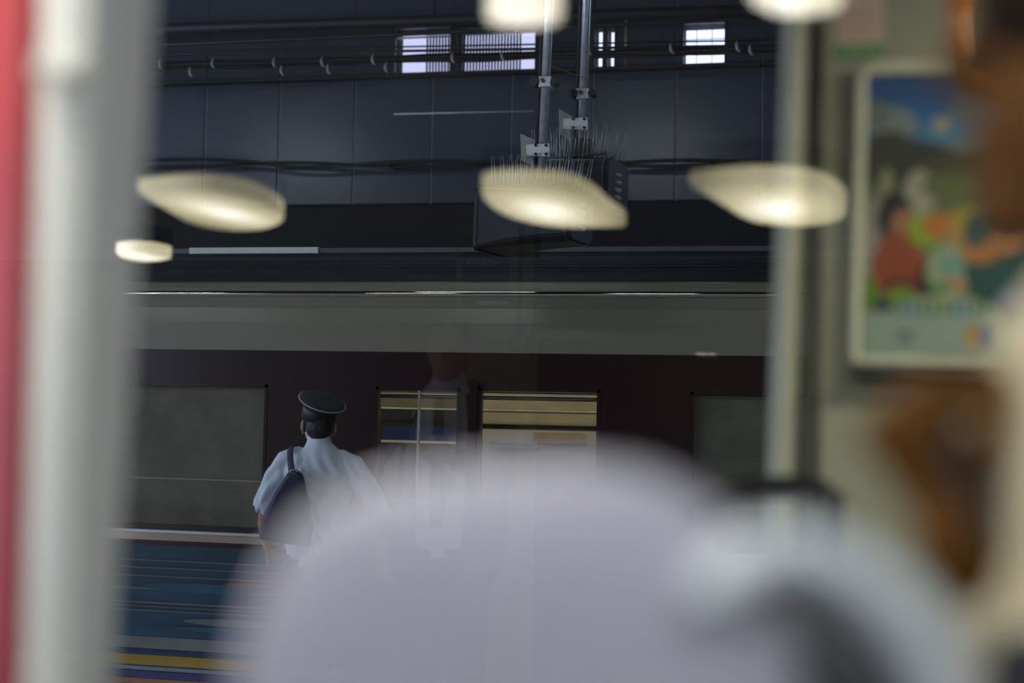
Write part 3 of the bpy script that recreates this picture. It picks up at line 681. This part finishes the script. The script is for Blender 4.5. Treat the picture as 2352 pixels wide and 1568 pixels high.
# ---- poster and notice on the wall
def layered(name, base, layers, rough=.5):
    """flat print: base colour + soft ellipses / boxes given in object x,z metres"""
    m = bpy.data.materials.new(name); m.use_nodes = True; N, L = nt(m); b = N['Principled BSDF']; b.inputs['Roughness'].default_value = rough
    tc = N.new('ShaderNodeTexCoord'); sp = N.new('ShaderNodeSeparateXYZ'); L.new(tc.outputs['Object'], sp.inputs[0])
    def mth(op, a, b_=None, c=None):
        n = N.new('ShaderNodeMath'); n.operation = op
        for i, v in enumerate((a, b_, c)):
            if v is None: continue
            if isinstance(v, (int, float)): n.inputs[i].default_value = v
            else: L.new(v, n.inputs[i])
        return n.outputs[0]
    cur = None
    for (kind, cx_, cz_, rx, rz, col) in layers:
        dx = mth('DIVIDE', mth('ABSOLUTE', mth('SUBTRACT', sp.outputs[0], cx_)), rx); dz = mth('DIVIDE', mth('ABSOLUTE', mth('SUBTRACT', sp.outputs[2], cz_)), rz)
        v = mth('ADD', mth('POWER', dx, 2.), mth('POWER', dz, 2.)) if kind == 'e' else mth('MAXIMUM', dx, dz)
        f = mth('LESS_THAN', v, 1.)
        mx = N.new('ShaderNodeMix'); mx.data_type = 'RGBA'; L.new(f, mx.inputs[0])
        if cur is None: mx.inputs[6].default_value = (*base, 1)
        else: L.new(cur, mx.inputs[6])
        mx.inputs[7].default_value = (*col, 1); cur = mx.outputs[2]
    L.new(cur, b.inputs['Base Color']); MATS[name] = m; return m
pc = P(2225, 500, YB-.02)                      # poster centre
pf = thing('poster_frame', 'framed colourful poster on the olive wall right of the doorway', 'poster', pc)
zz = lambda y: P(2100, y, YB-.02).z-pc.z
xx = lambda x: P(x, 500, YB-.02).x-pc.x
PX0, PX1 = xx(1955), xx(2495)
def at2(x, y): return xx(x), zz(y)
k_ = 1/1470.
LAY = []
def E(x, y, rx, ry, c): LAY.append(('e', *at2(x, y), rx*k_, ry*k_, tuple(.72*v for v in lin(*c))))
def B(x0, y0, x1, y1, c): LAY.append(('b', *at2((x0+x1)/2, (y0+y1)/2), (x1-x0)/2*k_, (y1-y0)/2*k_, tuple(.72*v for v in lin(*c))))
B(1950, 100, 2500, 420, (40, 100, 165)); E(2080, 265, 90, 25, (40, 120, 190)); E(2050, 290, 55, 45, (150, 165, 165)); E(2010, 260, 30, 30, (130, 140, 130))
E(2330, 280, 150, 110, (120, 130, 140)); E(2160, 310, 50, 35, (75, 150, 190)); E(2160, 290, 20, 20, (190, 185, 160)); E(2180, 350, 60, 25, (130, 150, 150))
B(1950, 400, 2500, 900, (105, 120, 75)); E(2080, 380, 130, 55, (60, 64, 50)); E(2040, 345, 60, 45, (70, 74, 60)); E(2230, 400, 120, 50, (84, 84, 50)); E(2330, 430, 100, 60, (90, 80, 50))
E(2035, 430, 18, 45, (165, 165, 120)); E(2010, 560, 25, 110, (170, 165, 150)); E(2110, 450, 35, 60, (190, 185, 160)); E(2180, 430, 60, 30, (110, 120, 60))
E(2055, 500, 40, 62, (32, 28, 26)); E(2078, 525, 32, 45, (190, 130, 90)); E(2065, 610, 60, 75, (170, 75, 30)); E(2075, 660, 45, 25, (120, 50, 25))
E(2125, 530, 38, 38, (160, 195, 20)); E(2160, 520, 40, 30, (215, 130, 30)); E(2190, 540, 26, 22, (200, 150, 90)); E(2215, 505, 30, 28, (190, 170, 40)); E(2130, 640, 20, 40, (50, 34, 28))
E(2180, 620, 50, 60, (175, 190, 140)); E(2185, 610, 30, 30, (130, 180, 160)); E(2195, 650, 38, 14, (205, 150, 120)); E(2160, 660, 25, 12, (90, 160, 90))
E(2300, 620, 80, 90, (22, 84, 74)); E(2250, 580, 45, 26, (205, 130, 60)); E(2240, 530, 25, 40, (30, 95, 95)); E(2310, 560, 40, 30, (215, 150, 90)); E(2320, 500, 60, 50, (60, 45, 30)); E(2330, 690, 40, 30, (70, 100, 150))
E(2000, 680, 18, 45, (110, 150, 30)); E(2070, 690, 35, 30, (130, 170, 30)); E(2030, 705, 24, 16, (50, 52, 70))
E(2170, 740, 130, 62, (180, 185, 150)); B(1950, 716, 2290, 900, (170, 188, 168)); B(2290, 735, 2500, 900, (170, 188, 168))
for i in range(9): B(2066+24*i, 692, 2080+24*i, 722, [(60, 130, 165), (90, 150, 170), (80, 140, 120), (60, 150, 90), (110, 150, 60)][i % 5])
E(2080, 775, 20, 16, (130, 150, 150)); E(2245, 772, 28, 28, (205, 160, 40)); 
LAY.append(('b', *at2(2260, 772), 14*k_, 24*k_, lin(50, 70, 140)))
M_post_print = layered('poster_print', (.3, .4, .5), LAY)
bm = bmesh.new(); box(bm, (xx(1985), -.004, zz(826)), (xx(2470), .004, zz(172))); o = finish(bm, 'poster_sheet', M_post_print); o.location = pc; adopt(o, pf)
M_frame = mat('cream_frame', (.74, .73, .53), .35, var=.03)
sp_ = (xx(1968)-xx(1955))
tl, bl = (P(1968, 148, YB-.02), P(1952, 838, YB-.02)); trr, br = P(2495, 148, YB-.02), P(2490, 838, YB-.02)
def bar(name, a, b, wv): prismo(name, [a, b, b+wv, a+wv], (0, -.018, 0), M_frame, pf, bevel=.004)
z_ = Vector((0, 0, 1)); x_ = Vector((1, 0, 0))
trr.z = tl.z; br.z = bl.z
bar('frame_top', tl, trr, -z_*.021); bar('frame_bottom', bl, br, z_*.012); bar('frame_side', bl, tl, x_*.016); bar('frame_side', br, trr, -x_*.016)
boxo('frame_shadow_strip', (bl.x, YB-.05, bl.z-.016), (br.x, YB, bl.z-.004), mat('painted_frame_shadow', (.06, .06, .055), .6), pf)  # dark strip painting the shadow under the frame
boxo('frame_back', (tl.x+.002, YB-.016, bl.z), (br.x, YB, tl.z-.002), M_dark, pf)
nc = P(1972, 70, YB-.003); nl = []
nx = lambda x: P(x, 70, YB-.003).x-nc.x
nz = lambda y: P(1972, y, YB-.003).z-nc.z
for i in range(7): nl.append(('b', 0, nz(20+11*i), nx(2018)*.92, .0018, lin(215, 165, 150)))
nl.append(('b', 0, nz(117), .2, (nz(100)-nz(134))/2, lin(90, 150, 84)))
for i in range(5): nl.append(('b', nx(1932+20*i), nz(117), .0035, .006, lin(170, 200, 165)))
mn = layered('notice_print', lin(235, 215, 190), nl)
bm = bmesh.new(); box(bm, (nx(1920), -.001, nz(134)), (nx(2028), .002, nz(-60))); o = finish(bm, 'wall_notice', mn); o.location = nc
tag(o, 'pinkish paper notice with a green bottom strip above the poster', 'notice')

# ---- ceiling lamps behind the camera, mirrored in the pane
ZL = 2.09
def lamp_mat():
    m = bpy.data.materials.new('lamp_diffuser'); m.use_nodes = True; N, L = nt(m); b = N['Principled BSDF']
    tc = N.new('ShaderNodeTexCoord'); mp = N.new('ShaderNodeMapping'); L.new(tc.outputs['Object'], mp.inputs[0])
    ln = N.new('ShaderNodeVectorMath'); ln.operation = 'LENGTH'; L.new(mp.outputs[0], ln.inputs[0])
    mp.inputs['Scale'].default_value = (5.4, 2.0, 1)
    rp = N.new('ShaderNodeValToRGB'); e = rp.color_ramp.elements
    e[0].position = 0; e[0].color = (1, .95, .82, 1); e[1].position = 1.; e[1].color = (.10, .085, .04, 1)
    x = e.new(.45); x.color = (.46, .41, .26, 1)
    L.new(ln.outputs['Value'], rp.inputs[0]); L.new(rp.outputs[0], b.inputs['Emission Color'])
    b.inputs['Emission Strength'].default_value = LAMP_POWER; b.inputs['Base Color'].default_value = (.8, .78, .7, 1); return m
M_lampd = lamp_mat()
def ceiling_lamp(pts, hot, label):
    v = []
    for x, y in pts:
        q = Q(x, y, ZL); v.append(Vector((q.x, 2*YG-q.y, ZL)))
    h = Q(*hot, ZL); h = Vector((h.x, 2*YG-h.y, ZL)); c = sum(v, Vector())/len(v)
    t = thing('ceiling_lamp', label, 'lamp', (c.x, c.y, 2.46), 'leaf-shaped ceiling lamps mirrored in the window')
    bm = bmesh.new(); sv = smooth_path(v+[v[0]], 3)[:-1]; prism(bm, [p-h for p in sv], (0, 0, .03)); o = finish(bm, 'diffuser', M_lampd); o.location = h; adopt(o, t)
    prismo('housing', [c+(p-c)*1.04+Vector((0, 0, .03)) for p in sv], (0, 0, .05), M_dark, t)
    for s_ in (-.08, .08): tubeo('hanging_rod', [c+Vector((s_, 0, .07)), Vector((c.x+s_, c.y, 2.46))], .006, M_steel, t, n=6)
LN = 'leaf-shaped warm ceiling lamp mirrored in the window, '
ceiling_lamp([(318, 442), (400, 434), (480, 432), (560, 443), (620, 465), (650, 490), (648, 508), (615, 524), (560, 530), (500, 527), (440, 513), (390, 485)], (520, 490), LN+'left one above the ivory band')
ceiling_lamp([(1108, 432), (1150, 424), (1240, 424), (1310, 432), (1360, 455), (1395, 485), (1438, 518), (1370, 522), (1290, 522), (1210, 510), (1150, 488), (1112, 455)], (1258, 485), LN+'over the lower monitor box')
ceiling_lamp([(1585, 426), (1680, 418), (1780, 415), (1870, 425), (1925, 450), (1945, 480), (1930, 505), (1870, 518), (1790, 518), (1720, 505), (1660, 470)], (1780, 480), LN+'over the door jamb')
ceiling_lamp([(1118, 40), (1150, 15), (1220, 10), (1270, 20), (1290, 42), (1260, 58), (1200, 62), (1140, 58)], (1190, 38), LN+'left of the poles at the top')
ceiling_lamp([(1722, 2), (1780, -30), (1880, -30), (1930, 0), (1920, 24), (1850, 36), (1780, 32)], (1800, 12), LN+'cut by the top edge above the notice')
ceiling_lamp([(268, 580), (320, 576), (380, 584), (392, 594), (340, 602), (290, 596)], (320, 588), LN+'smallest one beside the door post')
for i, x in enumerate((-1.0, .5)):  # unseen light row, added to brighten the seat and post
    t = thing('fill_light_row', 'long added fill light right above the photographer, %s half' % ('left', 'right')[i], 'lamp', (x, -.4, 2.46), 'added fill light row above the photographer')
    boxo('light_housing', (x-.68, -.49, 2.42), (x+.68, -.31, 2.46), M_sheet, t); boxo('light_cover', (x-.66, -.46, 2.405), (x+.66, -.34, 2.42), M_row, t)
# added ceiling panels, out of view, to light the seat, post and wall
for i, (x, y) in enumerate(((-1.0, .78), (.95, 1.5))):
    t = thing('fill_panel', 'flat added fill panel over the seats, %s one' % ('left', 'right')[i], 'lamp', (x, y, 2.46), 'added fill panels over the seats')
    boxo('panel_frame', (x-.5, y-.15, 2.435), (x+.5, y+.15, 2.46), M_sheet, t); boxo('light_diffuser', (x-.48, y-.13, 2.425), (x+.48, y+.13, 2.435), M_cartube, t)

# ---- passenger at the right edge
def passenger():
    hc = P(2650, 60, .86)
    t = thing('person', 'blurred brown-haired passenger in a beige jacket at the right edge, one hand raised', 'person', (hc.x, .86, .3))
    M_sk2 = mat('backlit_skin', (.12, .047, .008), .7, spec=.1, var=.08, scale=20); M_h2 = mat('dark_brown_hair', (.02, .009, .003), .7, spec=.1, bump=.6, bscale=90)  # backlit shade put into the skin colour
    M_jk = mat('beige_jacket', (.62, .54, .38), .8, var=.05, bump=.2, bscale=12)
    h = lambda x, y, z: hc+Vector((x, y, z))
    bm = bmesh.new()
    ball(bm, h(.005, 0, .02), (.096, .074, .105)); ball(bm, h(-.035, 0, -.05), (.058, .056, .075)); ball(bm, h(-.075, 0, -.105), (.022, .026, .02))
    limb(bm, [h(-.088, 0, .012), h(-.108, 0, -.026)], [.009, .013]); ball(bm, h(-.088, 0, -.062), (.014, .024, .008)); ball(bm, h(-.085, 0, -.078), (.013, .022, .008))
    for s in (-1, 1): ball(bm, h(.02, s*.075, -.005), (.018, .008, .03)); ball(bm, h(-.083, s*.03, .01), (.01, .013, .01))
    limb(bm, [h(.02, 0, -.06), h(.035, 0, -.17)], [.055, .058]); limb(bm, [h(.05, 0, -.18), h(.05, 0, -.55)], [.08, .1], [.12, .13])
    hw = P(2215, 1235, .80)                       # wrist; hand is raised with a phone
    sh = h(.03, -.14, -.26); el = Vector((hw.x+.12, .83, hw.z-.13))
    limb(bm, [sh, el], [.045, .04]); limb(bm, [el, hw], [.038, .027])
    hand(bm, hw, (-.5, .0, 1), (.5, .6, .3), -1, .78, 1.1)
    skin('body', bm, .005, M_sk2, t, 3)
    bm = bmesh.new(); ball(bm, h(.018, 0, .045), (.104, .086, .1)); ball(bm, h(.06, 0, -.01), (.07, .08, .1)); ball(bm, h(-.05, 0, .085), (.05, .07, .05)); ball(bm, h(-.06, -.03, .062), (.035, .04, .04)); ball(bm, h(-.05, -.02, .035), (.056, .07, .065)); ball(bm, h(.03, 0, -.06), (.07, .085, .085))
    skin('hair', bm, .006, M_h2, t, 2)
    bm = bmesh.new()
    limb(bm, [h(.02, 0, -.14), h(.012, 0, -.18), h(.012, 0, -.24), h(.02, 0, -.32), h(.05, 0, -.45), h(.05, 0, -.7)], [.07, .098, .115, .13, .135, .135], [.07, .11, .17, .19, .18, .17])
    limb(bm, [sh, el], [.066, .058]); limb(bm, [el, el.lerp(hw, .72)], [.052, .04])
    skin('jacket', bm, .008, M_jk, t, 3)
    bm = bmesh.new(); limb(bm, [h(.05, 0, -.68), h(.05, 0, -.8)], [.12, .12], [.16, .16])
    for s in (-1, 1): limb(bm, [h(.05, s*.09, -.8), Vector((hc.x+.05, hc.y+s*.09, .36))], [.08, .055])
    skin('trousers', bm, .014, M_trou, t, 2)
    for s in (-1, 1):
        bm = bmesh.new(); ball(bm, Vector((hc.x+.0, hc.y+s*.09, .34)), (.13, .045, .04)); finish(bm, 'shoe', M_black, t, smooth=True)
    ph = P(2190, 1130, .79)
    o = boxo('phone', ph-Vector((.005, .02, .032)), ph+Vector((.005, .02, .032)), M_black, None, bevel=.004, rot=Matrix.Rotation(-.35, 3, 'Y') @ Matrix.Rotation(.5, 3, 'Z'))
    tag(o, 'dark phone held in the hand of the beige-jacketed passenger', 'phone')
    bg_ = boxo('shoulder_pouch', P(2300, 1560, .72)+Vector((0, 0, -.16)), P(2300, 1560, .72)+Vector((.16, .09, .022)), M_trou, None, bevel=.02)
    tag(bg_, 'navy pouch at the bottom right corner beside the beige jacket', 'bag')
passenger()

# ---- hand straps
M_am = mat('amber_plastic', (.6, .22, .03), .12, var=.1, coat=.8)
def hand_strap(pts, r, top, label, m, n=12):
    t = thing('hand_strap', label, 'strap', (top.x, top.y, 2.46), 'hand straps hanging from the ceiling rails')
    tubeo('grip_ring', smooth_path(pts+[pts[0]], 5)[:-1], r, m, t, n=n, closed=True)
    boxo('strap_belt', Vector((top.x-.012, top.y-.003, top.z)), Vector((top.x+.012, top.y+.003, 2.46)), M_black, t)
    boxo('strap_sleeve', Vector((top.x-.018, top.y-.012, top.z-.03)), Vector((top.x+.018, top.y+.012, top.z+.05)), m, t, bevel=.004)
Ys = 1.75
hand_strap([P(x, y, Ys) for x, y in ((2192, 40), (2200, 150), (2225, 200), (2290, 215), (2360, 200), (2385, 150), (2370, 40), (2340, -90), (2285, -140), (2225, -90))], .0135, P(2285, -140, Ys),
           'amber triangular hand strap hanging beside the brown-haired passenger', M_am)
M_ring = mat('ivory_ring', (.6, .58, .45), .4)
def mirror(px, py, Yv):
    p = P(px, py, Yv); return Vector((p.x, 2*YG-p.y, p.z))
for i, (px, py) in enumerate(((1192, 786), (1230, 790))):
    c = mirror(px, py, 6.0)
    hand_strap([c+Vector((.04*math.cos(a), 0, .04*math.sin(a))) for a in [2*math.pi*k/14 for k in range(14)]], .006, c+Vector((0, 0, .045)), 'round hand strap mirrored faintly on the ivory band, %s of two' % ('left', 'right')[i], M_dark, 8)
# ---- what the pane mirrors from behind the camera
a, b = mirror(1050, 530, 6.3), mirror(1235, 800, 6.3)
pn = thing('partition_panel', 'olive yellow partition mirrored faintly beside the white-shirted passenger', 'partition', ((a.x+b.x)/2, a.y, .3))
boxo('panel_board', (a.x, a.y-.02, .3), (b.x, a.y, 2.46), mat('olive_yellow_board', (.30, .30, .10), .6), pn)
a2, b2 = mirror(1062, 572, 6.26), mirror(1166, 706, 6.26)
po = thing('framed_poster', 'dark poster with a line of capitals mirrored faintly in the window', 'poster', ((a2.x+b2.x)/2, a2.y, b2.z))
boxo('poster_board', (a2.x, a.y+.001, b2.z), (b2.x, a.y+.012, a2.z), mat('dark_poster_print', (.05, .05, .09), .5), po)
def words(txt, x0, x1, z, y, m, parent):
    """real lettering that faces +Y"""
    cu = bpy.data.curves.new('lettering', 'FONT'); cu.body = txt; cu.size = 1; cu.extrude = .02
    t = bpy.data.objects.new('temporary', cu); COL.objects.link(t)
    me = bpy.data.meshes.new_from_object(t.evaluated_get(bpy.context.evaluated_depsgraph_get())); bpy.data.objects.remove(t)
    xs_ = [v.co.x for v in me.vertices]; k = (x1-x0)/(max(xs_)-min(xs_))
    me.transform(Matrix.Translation((x1+min(xs_)*k, y, z)) @ Matrix.Rotation(math.pi, 4, 'Z') @ Matrix.Rotation(math.pi/2, 4, 'X') @ Matrix.Scale(k, 4))
    return link(me, 'lettering', m, parent)
l0, l1 = mirror(1070, 604, 6.24), mirror(1146, 604, 6.24)
words('GUNDAM', l0.x, l1.x, l0.z, a.y+.013, M_sheet, po)
boxo('caption_bar', (mirror(1094, 695, 6.24).x, a.y+.012, mirror(1094, 698, 6.24).z), (mirror(1162, 690, 6.24).x, a.y+.014, mirror(1162, 689, 6.24).z), M_sheet, po)
def standing():
    c = mirror(1035, 800, 5.0); z0 = .3
    t = thing('person', 'standing passenger in white shirt and dark open jacket, only mirrored faintly in the window', 'person', (c.x, c.y, z0))
    L = lambda x, y, z: Vector((c.x+x, c.y+y, z0+z))
    bm = bmesh.new()
    ball(bm, L(0, .01, 1.57), (.075, .092, .11)); ball(bm, L(0, .04, 1.51), (.058, .06, .07)); ball(bm, L(0, .1, 1.55), (.012, .02, .018))
    for s_ in (-1, 1): ball(bm, L(s_*.077, 0, 1.55), (.01, .02, .03)); ball(bm, L(s_*.03, .088, 1.58), (.013, .01, .009))
    limb(bm, [L(0, 0, 1.38), L(0, 0, 1.5)], [.06, .053]); limb(bm, [L(0, 0, 1.36), L(0, 0, .9)], [.13, .13], [.08, .09])
    limb(bm, [L(-.18, 0, 1.33), L(-.24, .02, 1.08), L(-.2, .12, .86)], [.05, .042, .028]); hand(bm, L(-.2, .12, .86), (.1, .3, -1), (1, .2, 0), -1, 1, .4)
    limb(bm, [L(.18, 0, 1.33), L(.22, .08, 1.10), L(.08, .2, 1.18)], [.05, .042, .028]); hand(bm, L(.08, .2, 1.18), (-1, .2, .3), (0, -1, 0), 1, 1, .5)
    skin('body', bm, .007, M_skin, t, 3)
    bm = bmesh.new(); ball(bm, L(0, -.012, 1.605), (.082, .09, .092)); ball(bm, L(0, -.04, 1.55), (.07, .055, .07)); skin('hair', bm, .008, M_hair, t, 2)
    bm = bmesh.new(); limb(bm, [L(0, 0, .86), L(0, 0, 1.1), L(0, 0, 1.3), L(0, 0, 1.4), L(0, 0, 1.45)], [.165, .165, .18, .12, .065], [.115, .115, .115, .09, .065]); skin('shirt', bm, .009, M_shirt, t, 3)
    bm = bmesh.new()
    for s_ in (-1, 1):
        limb(bm, [L(s_*.13, -.01, .8), L(s_*.14, -.01, 1.1), L(s_*.14, -.01, 1.32), L(s_*.09, -.01, 1.41)], [.085, .085, .085, .05], [.135, .13, .125, .08])
    limb(bm, [L(-.19, 0, 1.35), L(-.24, .02, 1.08), L(-.21, .1, .9)], [.07, .058, .045]); limb(bm, [L(.19, 0, 1.35), L(.22, .08, 1.10), L(.1, .19, 1.17)], [.07, .058, .045])
    limb(bm, [L(0, -.07, .82), L(0, -.07, 1.36)], [.14, .14], [.06, .06]); skin('jacket', bm, .01, M_trou, t, 3)
    bm = bmesh.new(); tube(bm, [L(0, .125, 1.39), L(0, .135, 1.36), L(0, .132, 1.0), L(0, .13, .93)], [.022, .018, .03, .02], 8, True, [.008]*4); finish(bm, 'necktie', M_trou, t)
    bm = bmesh.new(); limb(bm, [L(0, 0, .92), L(0, 0, .84)], [.165, .165], [.11, .11])
    for s_ in (-1, 1): limb(bm, [L(s_*.085, 0, .84), L(s_*.09, 0, .08)], [.09, .055])
    skin('trousers', bm, .014, M_trou, t, 2)
    for s_ in (-1, 1):
        bm = bmesh.new(); ball(bm, L(s_*.09, .04, .042), (.045, .13, .042)); finish(bm, 'shoe', M_black, t, smooth=True)
standing()
